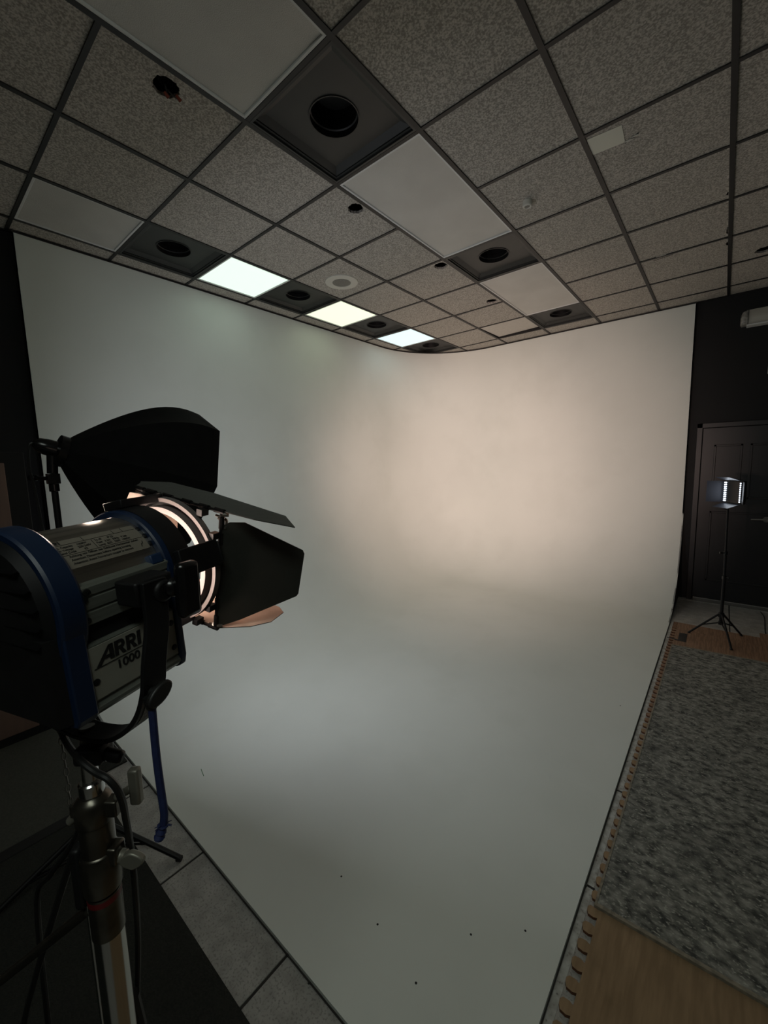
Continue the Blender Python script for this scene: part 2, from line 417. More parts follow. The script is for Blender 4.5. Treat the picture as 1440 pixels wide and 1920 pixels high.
for k, (i, j) in enumerate(vents):
    o = v0 if k == 0 else copy_tree(v0)
    o.location = ((i+.5)*M2, (j+.5)*M2, H)
    tag(o, 'black square round-holed ceiling vent, ' + vl[k], 'vent', 'black ceiling vents')
# light panels
def make_panel(ny, m_):
    r = empty('ceiling_light_panel'); hx, hy = M2/2-.012, ny*M2/2-.012
    rect = lambda d, z: [V((hx-d,hy-d,z)), V((-hx+d,hy-d,z)), V((-hx+d,-hy+d,z)), V((hx-d,-hy+d,z))]
    m = MB(); m.rings([rect(0,.008), rect(0,.001), rect(.011,.001), rect(.0135,.005), rect(.013,.012)], cap=False); m.build('frame', 'fixture_frame', r, smooth=False)
    m = MB(); d = .0125; m.bbox((-hx+d, -hy+d, .008), (hx-d, hy-d, .012)); m.build('diffuser', m_, r, smooth=False)
    m = MB(); m.bbox((-hx+.005, -hy+.005, .0125), (hx-.005, hy-.005, .11)); m.build('housing', 'void', r, smooth=False)
    return r
nm = {(0,0):'plain unlit square ceiling panel by the left wall above the softbox', (0,2):'lit greenish white square ceiling light panel, largest of the lit three', (0,4):'lit pale yellow square ceiling light panel, middle of the lit three', (0,6):'lit bluish square ceiling light panel nearest the far corner'}
for (i, j), mm in lights1.items():
    o = make_panel(1, mm); o.location = ((i+.5)*M2, (j+.5)*M2, H); tag(o, nm[(i,j)], 'ceiling light', 'square ceiling light panels')
nm2 = {-1:'unlit long prismatic ceiling light panel cut by the top of the picture', 2:'unlit long prismatic ceiling light panel in mid ceiling, beside the smoke sensor', 5:'unlit long ceiling light panel nearest the back wall'}
for (i, j) in lights2:
    o = make_panel(2, 'diffuser'); o.location = ((i+.5)*M2, (j+1)*M2, H); tag(o, nm2[j], 'ceiling light', 'long unlit ceiling light panels')
# speaker
o = empty('ceiling_speaker', (1.478*M2, 3.55*M2, H+.006))
MB().lathe((0,0,0), (0,0,-1), [(0,.152),(.006,.15),(.010,.12),(.008,.085),(.004,.084),(0,.084)], 48).build('rim', 'spk', o)
MB().lathe((0,0,0), (0,0,-1), [(-.002,.086),(.005,.084),(.009,.04),(.010,.001)], 48).build('grille', 'grille', o)
tag(o, 'round white ceiling speaker set in a speckled tile', 'speaker')
# sensor
o = empty('smoke_sensor', (4.324*M2, 3.548*M2, H+.006))
MB().lathe((0,0,0), (0,0,-1), [(0,.030),(.030,.030),(.036,.025),(.036,.019),(.032,.016)], 32).build('body', 'spk', o)
MB().lathe((0,0,-.0315), (0,0,-1), [(0,.0165),(.002,.012),(.002,.0005)], 24).build('sensor_window', 'grille', o)
tag(o, 'small round white ceiling sensor on a speckled tile', 'sensor')
# card patch
a = on(2, H, 1100, 264); bb = on(2, H, 1166, 236); c = on(2, H, 1172, 268); d = on(2, H, 1110, 293)
m = MB(); m.prism([V((p.x, p.y, H+.0055)) for p in (a, bb, c, d)], (0,0,-.002)); m.build('card_patch', 'patch', smooth=False)
tag(bpy.data.objects['card_patch'], 'blank pale card stuck over a torn corner of a ceiling tile', 'card')
# torn bits along tiles
m = MB()
for (u, v, w) in ((1180,262,.03),(1192,253,.02),(1228,484,.03),(1240,479,.04),(1256,477,.02)):
    p = on(2, H+.005, u, v)
    pts = [V((p.x+w*math.cos(a)*random.uniform(.5,1), p.y+.25*w*math.sin(a)*random.uniform(.5,1), H+.0045)) for a in [2*PI*k/9 for k in range(9)]]
    m.prism(pts, (0,0,-.004))
o = m.build('torn_tile_flakes', 'plain_tile', ceil, smooth=False); o['kind'] = 'structure'
m = MB()
for k in range(26):
    y = random.choice([random.uniform(4.05,4.85), random.uniform(4.3,4.9), random.uniform(2.5,4.5)])*M2*1.0
    m.box((6*M2-.018+random.uniform(-.003,.003), y+.9, H+.0055), (.012, random.uniform(.02,.06), .0015))
o = m.build('torn_tile_edge', 'plain_tile', ceil, smooth=False); o['kind'] = 'structure'
# black scar lines next to tears
m = MB()
for (p_, q_) in (((1172,268),(1198,249)), ((1225,489),(1262,477)), ((850,594),(938,567))):
    p = on(2, H+.0055, *p_); q = on(2, H+.0055, *q_); dd = (q-p).normalized(); n = V((-dd.y, dd.x, 0))*.006
    m.prism([p-n*.2, q-n, q+n*.3, p+n], (0,0,-.0008))
o = m.build('torn_tile_gap', 'void', ceil, smooth=False); o['kind'] = 'structure'
# wires from the hole
o = empty('hanging_wires', (2.83*M2, .46*M2, H))
base = V((2.83*M2, .46*M2, H))
def wire_to(u, v, z, off, r, mm, nme):
    e = on(2, z, u, v) - base
    MB().tube(spline([(off[0], off[1], .12), (off[0]*1.1, off[1], .03), tuple(V((off[0], off[1], 0))*.4 + e*.5), tuple(e)], 5), r, 8).build(nme, mm, o)
wire_to(316, 180, H-.035, (.01,-.012), .0035, 'cable', 'wire'); wire_to(336, 187, H-.045, (-.01,.0), .0035, 'steel', 'wire')
for (u, v, z, u2_, v2_, z2) in ((308,172,H-.03,316,183,H-.04), (330,178,H-.04,339,190,H-.052)):
    MB().tube([on(2, z, u, v)-base, on(2, z2, u2_, v2_)-base], [.006,.008], 10).build('wire_nut', 'copper', o)
MB().lathe((.0,.0,.03), (0,0,1), [(0,.03),(.05,.03)], 16).build('junction_tube', 'void', o)
tag(o, 'loose wires with orange caps hanging out of a round hole in a ceiling tile', 'wires')

# ------------------------------------------------------------------ right side: door, fixtures, mats, rug
YW = YB
dr = empty('door_1', (3.52, YW, 0)); struct(dr)
def dbox(lo, hi, name, mm, bev=.002, par=None):
    m = MB(); m.bbox([lo[0]-3.52, lo[1]-YW, lo[2]], [hi[0]-3.52, hi[1]-YW, hi[2]]); return m.build(name, mm, par or dr, bevel=bev, smooth=False)
m = MB(); 
for lo, hi in (((3.47,YW-.035,.0),(3.52,YW,2.03)), ((4.44,YW-.035,.0),(4.49,YW,2.03)), ((3.47,YW-.035,1.98),(4.49,YW,2.03))):
    m.bbox([lo[0]-3.52, lo[1]-YW, lo[2]], [hi[0]-3.52, hi[1]-YW, hi[2]])
m.build('door_frame', 'door', dr, bevel=.003, smooth=False)
leaf = dbox((3.525,YW-.02,.04),(4.435,YW-.002,1.975), 'door_leaf', 'door')
m = MB()
for (x0, x1, z0, z1) in ((3.93,4.33,1.20,1.79),(3.63,3.87,1.20,1.79),(3.63,4.33,.25,1.05)):
    w = .02
    for lo, hi in (((x0,z0),(x0+w,z1)),((x1-w,z0),(x1,z1)),((x0,z0),(x1,z0+w)),((x0,z1-w),(x1,z1))):
        m.bbox((lo[0]-3.52, -.03, lo[1]), (hi[0]-3.52, -.018, hi[1]))
m.build('panel_moulding', 'door', leaf, bevel=.003, smooth=False)
m = MB(); m.lathe((.585,-.02,.985), (0,-1,0), [(0,.03),(.008,.028),(.008,.012),(.05,.011),(.05,.0005)], 24); m.tube([(.585,-.06,.985),(.53,-.062,.987),(.46,-.058,.983)], [.010,.009,.007], 10)
m.build('door_handle', 'thresh', leaf)
dbox((3.53,YW-.05,.0),(4.5,YW-.0,.04), 'threshold', 'thresh', .004)
# wall light fixture high on the black wall
o = empty('wall_light_fixture', (3.80, YW, 3.0))
m = MB(); pr = [(0,0),(0,.15),(-.075,.15),(-.10,.09),(-.10,.03),(-.085,0)]
m.rings([[V((x, y, z)) for y, z in pr] for x in (.03, .75)]); m.build('housing', 'white_plastic', o, bevel=.004)
m = MB(); m.rings([[V((x, y*s_, z*s2+.0)) for y, z in pr] for x, s_, s2 in ((-.03,1.12,.62),(-.015,1.2,.9),(.03,1.2,1.0))]); m.build('end_lens', 'clear', o, bevel=.01)
m = MB(); m.bbox((.02,-.11,-.012),(.75,-.0,.0)); m.build('tray', 'fixture_frame', o, bevel=.002)
tag(o, 'long white light fixture high on the black wall, clear plastic end cap', 'light fixture')
o = empty('wall_sign', (4.02, YW, 2.5)); MB().bbox((0,-.03,0),(.3,0,.15)).build('face', 'sign', o, bevel=.003); MB().bbox((-.006,-.024,-.006),(.306,0,.156)).build('case', 'white_plastic', o, bevel=.002)
tag(o, 'lit white wall sign edge on black wall above the door, cut by right picture edge', 'sign')

# foam puzzle mats
PX, PY0, PS = 3.462, -.86, .61
def foam_tile(teeth, mm, w, h):
    m = MB(); pts = [V((0,0,0)), V((w,0,0)), V((w,h,0)), V((0,h,0))]
    if teeth:
        n = 9; p = h/n; e = []
        for k in range(n-1, -1, -1):
            y0 = k*p
            e += [(0,y0+p*.86),(-.012,y0+p*.93),(-.03,y0+p*.90),(-.037,y0+p*.75),(-.036,y0+p*.55),(-.03,y0+p*.36),(-.012,y0+p*.33),(0,y0+p*.40)]
        pts = [V((0,0,0)), V((w,0,0)), V((w,h,0)), V((0,h,0))] + [V((a, b_, 0)) for a, b_ in e]
    b = m.b; lo = [b.verts.new(p) for p in pts]; hi = [b.verts.new(p+V((0,0,.011))) for p in pts]
    b.faces.new(lo[::-1]); f = b.faces.new(hi); side = []
    for i in range(len(lo)): side.append(b.faces.new((lo[i], lo[(i+1)%len(lo)], hi[(i+1)%len(lo)], hi[i])))
    for s_ in side: s_.material_index = 1
    o = m.build('foam_floor_mat', mm, smooth=False); o.data.materials.append(MAT['foam_side']); return o
rowname = ['nearest the camera, below the rug', 'second row, under the near end of the rug', 'third row, under the rug', 'fourth row, under the rug', 'fifth row, under the rug', 'sixth row, under the rug', 'seventh row, under the far end of the rug', 'farthest row, beyond the rug by the light stand']
for c_ in range(3):
    for r_ in range(9):
        if r_ == 0 and c_ == 2: continue
        h = PS
        if r_ == 8: h = [.20, .33, .36][c_]
        o = foam_tile(c_ == 0, 'wood_mat' if r_ < 5 else 'wood_mat_r', PS-.001, h-.001)
        o.location = (PX + c_*PS, PY0 + r_*PS, 0)
        rn = rowname[min(r_, 7)] if r_ < 7 else ('under the far end of the rug' if r_ == 7 else 'farthest row, beyond the rug by the light stand')
        tag(o, 'wood-look foam mat, %s column, %s' % (['toothed left', 'middle', 'right'][c_], rn), 'foam mat', 'wood-look foam floor mats')
# rug
rr = empty('area_rug', (3.446, .83, .011))
rc = [V((0,0,0)), V((1.64,.07,0)), V((1.66,2.88,0)), V((.014,2.74,0))]
m = MB(); m.prism(rc, (0,0,.010)); m.build('pile', 'rug', rr, bevel=.003, smooth=False)
m = MB(); cr = sum(rc, V())/4
inn = [p + (cr-p).normalized()*.012 for p in rc]; outr = [p + (p-cr).normalized()*.004 for p in rc]
for a, b_ in ((0, -.0005), (1, .0115)): pass
b = m.b; R4 = [[b.verts.new(p+V((0,0,z))) for p in q_] for q_, z in ((outr,0),(outr,.0115),(inn,.0115),(inn,.0095))]
for A_4, B_4 in zip(R4, R4[1:]):
    for k in range(4): b.faces.new((A_4[k], A_4[(k+1)%4], B_4[(k+1)%4], B_4[k]))
m.build('binding', 'rug_edge', rr, smooth=False)
tag(rr, 'large mottled grey area rug with pale bound edge on the wood-look mats', 'rug')
# tape
m = MB(); m.bbox((3.47, 3.715, .0112),(3.55,3.745,.0118)); m.bbox((3.492,3.72,.0113),(3.553,3.93,.012)); m.bbox((3.41,3.73,.0112),(3.475,3.752,.0118))
o = m.build('tape_mark', 'tape', smooth=False); tag(o, 'black tape mark on the wood-look mat beside the backdrop edge', 'tape')
# dark ticks at joints beside the cyc
m = MB(); 
for y in (.905, 1.50): m.bbox((CX1+.007, y-.005, 0), (3.43, y+.005, .0015))
o = struct(m.build('trim_4', 'rubber', smooth=False))
# thin white painted strip
m = MB(); m.bbox((CX1+.0075, -.9, 0), (3.4245, 4.12, .001)); struct(m.build('trim_5', 'cyc_edge', smooth=False))
# cable near the door
p = [on(2, .004, u, v) for u, v in ((1426,1147),(1433,1158),(1434,1175),(1436,1190),(1445,1200),(1470,1205))]
o = MB().tube(spline(p), .0035, 8).build('floor_cable', 'cable'); tag(o, 'thin black cable lying on the tiles in front of the door', 'cable')

# LED panel on its stand
ls = empty('light_stand', (3.785, 4.03, .0))
feet = [on(2, .012, 1290, 1186), on(2, .012, 1372, 1219), on(2, .012, 1391, 1192)]
cb = V((3.785, 4.03, 0))
MB().tube([(0,0,.16),(0,0,.58)], .0135, 14).build('lower_tube', 'blk', ls)
MB().tube([(0,0,.56),(-.004,0,.80)], .0105, 14).build('middle_tube', 'blk', ls)
MB().tube([(-.004,0,.79),(-.012,0,1.20)], .008, 14).build('top_tube', 'blk', ls)
m = MB(); m.lathe((0,0,.20),(0,0,1),[(0,.022),(.04,.022),(.045,.015)],16,cap=True); m.lathe((0,0,.13),(0,0,1),[(0,.018),(.03,.018)],16,cap=True); split(m.build('collar', 'blk', ls))
m = MB(); m.lathe((0,0,.56),(0,0,1),[(0,.017),(.03,.017)],16,cap=True); m.lathe((-.003,0,.785),(0,0,1),[(0,.014),(.03,.014)],16,cap=True); m.tube([(-.005,0,.80),(-.045,-.01,.80)],[.005,.010],8); m.tube([(0,0,.575),(.035,-.012,.575)],[.005,.009],8); split(m.build('clamp_knob', 'blk_gloss', ls))
for f in feet:
    e = f - cb; e.z = .012; d = V((e.x, e.y, 0)).normalized()
    lg = MB().tube([d*.02 + V((0,0,.225)), e], .0085, 10).build('leg', 'blk', ls)
    mid = (d*.02 + V((0,0,.225)))*.45 + e*.55
    MB().tube([d*.018 + V((0,0,.145)), mid], .006, 8).build('brace', 'blk', lg)
    MB().tube([e*.93 + V((0,0,.0)), e], .011, 10).build('rubber_foot', 'rubber', lg)
tag(ls, 'thin black tripod light stand before the black door, carrying the small LED panel', 'light stand')
lp = empty('led_panel_light', (3.765, 4.03, 1.205))
# local frame: face normal toward the set (-x) and slightly to the camera
fn = V((-.80, -.60, 0)).normalized(); fs = V((-fn.y, fn.x, 0))*-1; fs = V((.60,-.80,0)); fz = V((0,0,1))
RL = Matrix((fn, fs, fz)).transposed()
hold = V((.03, 0, .145))
def lb(c, s_): return (hold + RL @ V(c), s_)
m = MB(); c, s_ = lb((-.02,0,0),(.035,.20,.20)); m.box(c, s_, RL); m.build('housing', 'blk', lp, bevel=.004)
m = MB(); c, s_ = lb((0.0,0,0),(.004,.185,.185)); m.box(c, s_, RL); m.build('light_face', 'led_face', lp)
m = MB()
for yy in (-.085, -.070, .086):
    for k in range(10):
        p = hold + RL @ V((.003, yy, -.08+.0178*k)); m.lathe(p, fn, [(0,.0065),(.003,.006),(.005,.003),(.0055,.0002)], 10)
split(m.build('diode', 'led', lp))
def flap(pts, mm='flap'):
    b = MB(); P = [hold + RL @ V(p) for p in pts]; n = (P[1]-P[0]).cross(P[2]-P[0]).normalized()*.0015; b.prism(P, n); return b.build('barn_door_flap', mm, lp, smooth=False)
flap([(.0,-.10,.10),(.0,.10,.10),(.10,.085,.135),(.10,-.085,.135)])
flap([(.0,-.10,-.10),(.0,.10,-.10),(.10,.085,-.135),(.10,-.085,-.135)])
flap([(.0,-.102,-.095),(.0,-.102,.095),(.115,-.15,.095),(.115,-.15,-.095)])
flap([(.0,.102,-.095),(.0,.102,.095),(.045,.175,.095),(.045,.175,-.095)], 'blk')
m = MB(); m.tube([(-.01,0,-.01),(.005,0,.03),tuple(hold+RL@V((-.03,0,-.10)))], .010, 10); m.build('mount', 'blk', lp)
m = MB(); c, s_ = lb((-.045,.07,-.03),(.02,.03,.09)); m.box(c, s_, RL); m.build('battery', mat('olive_battery', (60,60,20), .5), lp, bevel=.003)
tag(lp, 'small lit LED panel with open flaps and rows of white diodes, on thin stand', 'led light')
# its light
ld = bpy.data.lights.new('led_glow', 'AREA'); ld.shape = 'SQUARE'; ld.size = .16; ld.energy = .35; ld.color = (.85,.92,1)
lo_ = bpy.data.objects.new('led_glow', ld); COL.objects.link(lo_); lo_.parent = lp; lo_.location = hold + fn*.012
lo_.rotation_euler = (-fn).to_track_quat('Z', 'Y').to_euler()

# ------------------------------------------------------------------ left side: cabinet, mats
cb_ = empty('tall_cabinet', (.1, -.8, 0))
m = MB(); m.bbox((-.30,-.75,0),(.33,.64,1.80)); m.build('body', 'black_wall', cb_, bevel=.004, smooth=False)
m = MB(); m.bbox((.33,-.68,.06),(.34,.545,1.735)); m.build('door', 'cab_wood', cb_, bevel=.003, smooth=False)
tag(cb_, 'tall black framed cabinet with brown wooden door against left black wall', 'cabinet')
m = MB(); m.bbox((.44,-1.6,0),(1.36,-.165,.008)); o = m.build('floor_mat', 'mat_grey', smooth=False); tag(o, 'dull grey floor mat in front of the brown cabinet', 'floor mat')
m = MB(); m.bbox((1.43,-2.6,0),(3.30,-.165,.010)); k = m.build('floor_mat', 'mat_black', smooth=False); tag(k, 'large black floor mat under the big spotlight stand', 'floor mat')
m = MB(); m.bbox((1.362,-2.6,0),(1.428,-.165,.013)); o = m.build('edge_strip', 'rubber', k, bevel=.004, smooth=False)
m = MB(); m.bbox((.3,-.160,0),(1.17,.005,.009)); o = m.build('floor_mat', 'mat_black', smooth=False); tag(o, 'narrow black floor mat strip at left end of the white backdrop floor', 'floor mat')

# ------------------------------------------------------------------ octagonal softbox on a stand
ss = empty('light_stand', (1.7, -.277, 0)); sb0 = V((1.7, -.277, 0))
MB().tube([(0,0,.12),(0,0,.75)], .0165, 16).build('lower_tube', 'blk', ss)
MB().tube([(0,0,.74),(0,0,1.18)], .0140, 16).build('middle_tube', 'blk', ss)
MB().tube([(0,0,1.17),(0,0,1.62)], .0115, 16).build('top_tube', 'blk', ss)
m = MB(); 
for z, r_ in ((.14,.026),(.72,.024),(1.15,.021),(.03,.022)): m.lathe((0,0,z),(0,0,1),[(0,r_),(.05,r_)],16,cap=True)
for z in (.745,1.175): m.tube([(0,0,z),(.04,.02,z)],[.006,.012],8)
split(m.build('collar', 'blk', ss))
f1 = on(2, .01, 340, 1610) - sb0; f1.z = .01
for a in (0, 120, 240):
    e = Matrix.Rotation(rad(a), 3, 'Z') @ f1; d = V((e.x,e.y,0)).normalized()
    e = e.copy()
    if a == 120: e = e*.8
    e.z = .011
    s0 = d*.025 + V((0,0,.165)); lg = MB().tube([s0, e], .0105, 10).build('leg', 'blk', ss)
    mid = s0*.42 + e*.58
    n = d.cross(V((0,0,1)))*.008
    MB().tube([d*.02+n+V((0,0,.05)), mid+n], .0045, 8).build('brace', 'blk', lg); MB().tube([d*.02-n+V((0,0,.05)), mid-n], .0045, 8).build('brace', 'blk', lg)
    MB().tube([e*.95, e], .0125, 10).build('rubber_foot', 'rubber', lg)
tag(ss, 'black tripod stand holding the octagonal softbox, foot on the speckled tiles', 'light stand')
sx = empty('octagonal_softbox', (1.7, -.272, 1.70))
A0 = on(0, 1.7, 115, 846)
az, el, ro, Ro, D_ = rad(89.608), rad(-19.701), rad(22.54), .364, .472
N_ = V((math.cos(az)*math.cos(el), math.sin(az)*math.cos(el), math.sin(el))); S_ = N_.cross(V((0,0,1))).normalized(); U_ = S_.cross(N_)
org = V((1.7, -.272, 1.70))
def ring8(d, r, sub=6, sag=.0):
    out = []
    for k in range(8):
        a0 = ro + PI/8 - k*PI/4; a1 = ro + PI/8 - (k+1)*PI/4
        for j in range(sub):
            t = j/sub; p = V((math.cos(a0)*(1-t)+math.cos(a1)*t, math.sin(a0)*(1-t)+math.sin(a1)*t)) * r * (1 - sag*4*t*(1-t))
            out.append(A0 - org + N_*d + S_*p.x + U_*p.y)
    return out
rg = []
for k in range(15):
    t = k/14; rg.append(ring8((D_-.03)*t, .045 + (Ro-.045)*math.sin(t*PI/2)**.96, sag=.03*(1-abs(2*t-1))+.005))
m = MB(); m.rings(rg, cap=False); m.rings([ring8(D_-.03, Ro), ring8(D_, Ro), ring8(D_, Ro*.985), ring8(D_-.04, Ro*.985)], cap=False)
o = m.build('fabric_shell', 'fabric', sx, ang=25)
m = MB(); q = ring8(D_-.012, Ro*.984); cc = sum(q, V())/len(q); b = m.b; vs = [b.verts.new(p) for p in q]; cv = b.verts.new(cc + N_*.012)
for k in range(len(vs)): b.faces.new((vs[k], vs[(k+1)%len(vs)], cv))
m.build('front_diffuser', 'sb_diff', sx)
m = MB(); m.lathe(A0-org, N_, [(-.02,.035),(-.015,.062),(.012,.062),(.014,.05)], 32, cap=True)
m.build('speed_ring', 'blk_gloss', sx)
m = MB(); m.lathe(A0-org, -N_, [(.01,.034),(.05,.032),(.075,.026),(.09,.012)], 20, cap=True)
m.build('lamp_head', 'blk_gloss', sx)
tp = V((1.7,-.277,1.62)) - org
m = MB(); m.box(tp+V((0,0,.03)), (.034,.04,.04)); m.tube([tp+V((0,.0,.05)), A0-org-N_*.03], .018, 12); m.tube([tp+V((0,0,.03)), tp+V((-.075,-.05,.035))], [.008,.008], 10); m.tube([tp+V((-.06,-.04,.035)), tp+V((-.085,-.057,.035))], [.012,.012], 10)
m.tube([tp+V((0,0,-.02)), tp+V((0,0,.01))], .017, 12); m.build('tilt_bracket', 'blk_gloss', sx, bevel=.002)
cp = [A0-org-N_*.07, A0-org-N_*.10+V((0,0,-.01)), A0-org+V((-.02,-.10,-.06)), A0-org+V((-.03,-.09,-.15)), A0-org+V((-.02,-.08,-.35)), A0-org+V((.0,-.06,-.6)), A0-org+V((.03,-.035,-1.0))]
MB().tube(spline(cp), .0045, 8).build('power_cable', 'cable', sx)
tag(sx, 'big black octagonal softbox seen from behind, tilted down toward the white backdrop', 'softbox')
sl = bpy.data.lights.new('softbox_glow', 'AREA'); sl.shape = 'DISK'; sl.size = .68; sl.energy = 13; sl.color = (.90,.92,1.0)
so = bpy.data.objects.new('softbox_glow', sl); COL.objects.link(so); so.parent = sx; so.location = A0-org+N_*(D_+.06); so.rotation_euler = (-(N_+V((-.28,0,.22)))).to_track_quat('Z','Y').to_euler()

# ------------------------------------------------------------------ big fresnel spotlight
az, el = rad(108.55), rad(3.04)
F = V((math.cos(az)*math.cos(el), math.sin(az)*math.cos(el), math.sin(el))); L = V((0,0,1)).cross(F).normalized(); U = F.cross(L)
O = V((3.044, -.4028, 1.5343)); RF = Matrix((F, L, U)).transposed()
def wl(p): return RF.transposed() @ (V(p) - O)          # world to lamp frame
def onl(ax, c, u, v):
    A = (F, L, U)[ax]; d = ray(u, v); t = (c + (O-C0).dot(A))/d.dot(A); return wl(C0 + d*t)
fl = empty('fresnel_spotlight', O, RF)
def sideprof(Rb, zsplit, pts):
    a0 = math.asin(zsplit/Rb); arc = [(-Rb*math.cos(a), Rb*math.sin(a)) for a in [a0+(PI/2-a0)*k/14 for k in range(15)]]
    half = pts + arc                                        # right side (y<0), bottom to top
    return half + [(-y, z) for y, z in half[::-1][1:]]
# polished barrel
bp_ = sideprof(.082, .028, [(-.070,.026)])
m = MB(); m.rings([[V((x, y, z)) for y, z in bp_] for x in (-.200, -.072)]); m.build('barrel', 'alu', fl, ang=30)
# extruded side housing
for s_ in (-1, 1):
    pts = [(.060,-.1245),(.086,-.1245),(.0905,-.119),(.0905,-.115),(.0865,-.110),(.0865,-.1085),(.0885,-.108),(.0885,-.042),(.080,-.040),(.080,-.020),(.0885,-.0175),(.0885,-.004),(.0870,-.003),(.0870,-.001),(.0885,0),(.0885,.012),(.0870,.013),(.0870,.015),(.0885,.016),(.0885,.025),(.086,.028),(.076,.029),(.060,.029)]
    m = MB(); m.rings([[V((x, s_*y, z)) for y, z in pts] for x in (-.205, -.075)]); m.build('side_housing', 'alu_dull', fl, ang=20)
MB().bbox((-.204,-.062,-.122),(-.076,.062,.03)).build('lamp_house_core', 'blk', fl)
# dark recess strip and name plate
m = MB(); m.bbox((-.204,-.0815,-.0395),(-.0755,-.0795,-.0205)); m.bbox((-.204,.0795,-.0395),(-.0755,.0815,-.0205)); split(m.build('recess_strip', 'void', fl))
npl = MB().bbox((-.196,-.0893,-.1065),(-.079,-.0886,-.0435)).build('name_plate', 'plate', fl, bevel=.0003)
# logo lettering: heavy slanted letters with a long-legged A, line beneath, number
YS = -.0895
def lw(x, z, d=0): return V((x, YS-d, z))
logo = MB()
def glyph(polys, x0, z0, s_, sl=.28):
    for P in polys:
        logo.prism([lw(x0+(px+sl*pz)*s_, z0+pz*s_) for px, pz in P], (0,-.0004,0))
h = .0185; z0 = -.0665; x0 = -.1800
A_ = [[(-.42,-.12),(-.12,-.12),(.52,1.0),(.34,1.0)], [(.34,1.0),(.62,1.0),(.74,0),(.47,0)], [(.08,.18),(.56,.18),(.54,.38),(.20,.38)]]
def Rg():
    out = [[(0,0),(.24,0),(.24,1),(0,1)]]
    # bowl ring
    n = 10; o_ = []; i_ = []
    for k in range(n+1):
        a = PI/2 - PI*k/n; o_.append((.42+.26*math.cos(a), .70+.30*math.sin(a))); i_.append((.40+.07*math.cos(a), .70+.10*math.sin(a)))
    for k in range(n): out.append([o_[k], o_[k+1], i_[k+1], i_[k]])
    out += [[(.2,.80),(.42,.80),(.42,1.0),(.2,1.0)], [(.2,.40),(.42,.40),(.42,.60),(.2,.60)], [(.28,.42),(.50,.42),(.76,0),(.48,0)]]
    return out
xx = -.1775
glyph(A_, xx, z0, h, .10); glyph(Rg(), xx+.0145, z0, h, .03); glyph(Rg(), xx+.0290, z0, h, .03); glyph([[(0,0),(.25,0),(.25,1),(0,1)]], xx+.0435, z0, h, .03)
logo.prism([lw(-.1880,-.0694), lw(-.126,-.0694), lw(-.126,-.0702), lw(-.1880,-.0702)], (0,-.0004,0))
logo.build('logo_lettering', 'ink', npl, smooth=False)
put_text(text('1000', .0145, .0002, .00035), 'number_lettering', 'ink', npl, lw(-.1635,-.0825,.0002), (1,0,0), (0,0,1), 1.05)
# screws on the side
m = MB()
for (x, z) in ((-.186,.012),(-.186,-.012),(-.188,-.085),(-.084,-.060),(-.084,-.095),(-.182,.020)):
    m.lathe((x,-.0885,z), (0,-1,0), [(0,.0042),(.0015,.004),(.0022,.002),(.0022,.0003)], 12)
split(m.build('screw', 'blk', fl))
# curved label plate on the barrel with printed lines
def bar_pt(x, ang, r=.0824): return V((x, -r*math.cos(ang), r*math.sin(ang)))
a_lo, a_hi = rad(33), rad(63)
m = MB(); m.rings([[bar_pt(x, a_lo+(a_hi-a_lo)*k/16, r_) for k in range(17)] + [bar_pt(x, a_hi-(a_hi-a_lo)*k/16, .081) for k in range(17)] for x, r_ in ((-.192,.0826),(-.082,.0826))])
lab = m.build('rating_label', 'label', fl, ang=60)
rows = [(36.0, 'Attention: Avant l\'ouverture couper le courant', .0041, -.176), (39.4, 'Attention: Disconnect before opening housing', .0041, -.176), (42.8, 'Achtung: vor Öffnen des Gehäuses Netzstecker ziehen', .0041, -.176),
        (47.0, 'Control Code         02', .0041, -.187), (50.2, 'Nom. Voltage     220-240V', .0041, -.187), (53.4, 'Nom. Capacity    1000W', .0041, -.187), (58.6, 'ARRI', .0070, -.187), 
        (47.0, 'Lamp  G22   230V  1000W', .0040, -.139), (50.2, 'Fuse   6.3A   50Hz   T180', .0040, -.139), (53.4, 'Ta 45       IP 23', .0040, -.139)]
ink = []
for deg, s_, sz, x_ in rows:
    a = rad(deg); me = text(s_, sz, .00012, .00006 if s_ != 'ARRI' else .0004)
    ey = V((0, math.sin(a), math.cos(a)))
    put_text(me, 'label_text', 'ink', lab, bar_pt(x_, a, .0829), (1,0,0), ey, .92)
m = MB()
for dg in (45.6, 57.0):
    a = rad(dg); m.box(bar_pt(-.137, a, .0828), (.106,.0005,.0003), Matrix.Rotation(-(PI/2-a), 3, 'X'))
for (x_, d0, d1) in ((-.149,57,62),(-.112,57,62),(-.100,57,62),(-.142,46,56)):
    m.prism([bar_pt(x_, rad(d0), .0829), bar_pt(x_+.0005, rad(d0), .0829), bar_pt(x_+.0005, rad(d1), .0829), bar_pt(x_, rad(d1), .0829)], (0,-.0002,.0002))
for x_ in (-.1855, -.092):        # lightning marks
    P = [(0,0),(.0012,.0045),(.0028,.0038),(.0042,.008)]
    for (a, b) in zip(P, P[1:]):
        q = [bar_pt(x_+a[0], rad(36)+a[1]/.082), bar_pt(x_+a[0]+.0008, rad(36)+a[1]/.082), bar_pt(x_+b[0]+.0008, rad(36)+b[1]/.082), bar_pt(x_+b[0], rad(36)+b[1]/.082)]
        m.prism([p*1.006 for p in q], (0,-.0002,.0002))
split(m.build('label_rule', 'ink', lab, smooth=False))
m = MB()
for dg in (37, 46, 56):
    for x_ in (-.186, -.079): m.lathe(bar_pt(x_, rad(dg), .082), (0,-math.cos(rad(dg)),math.sin(rad(dg))), [(0,.0036),(.001,.0036),(.002,.002),(.002,.0003)], 10)
split(m.build('rivet', 'blk', fl))
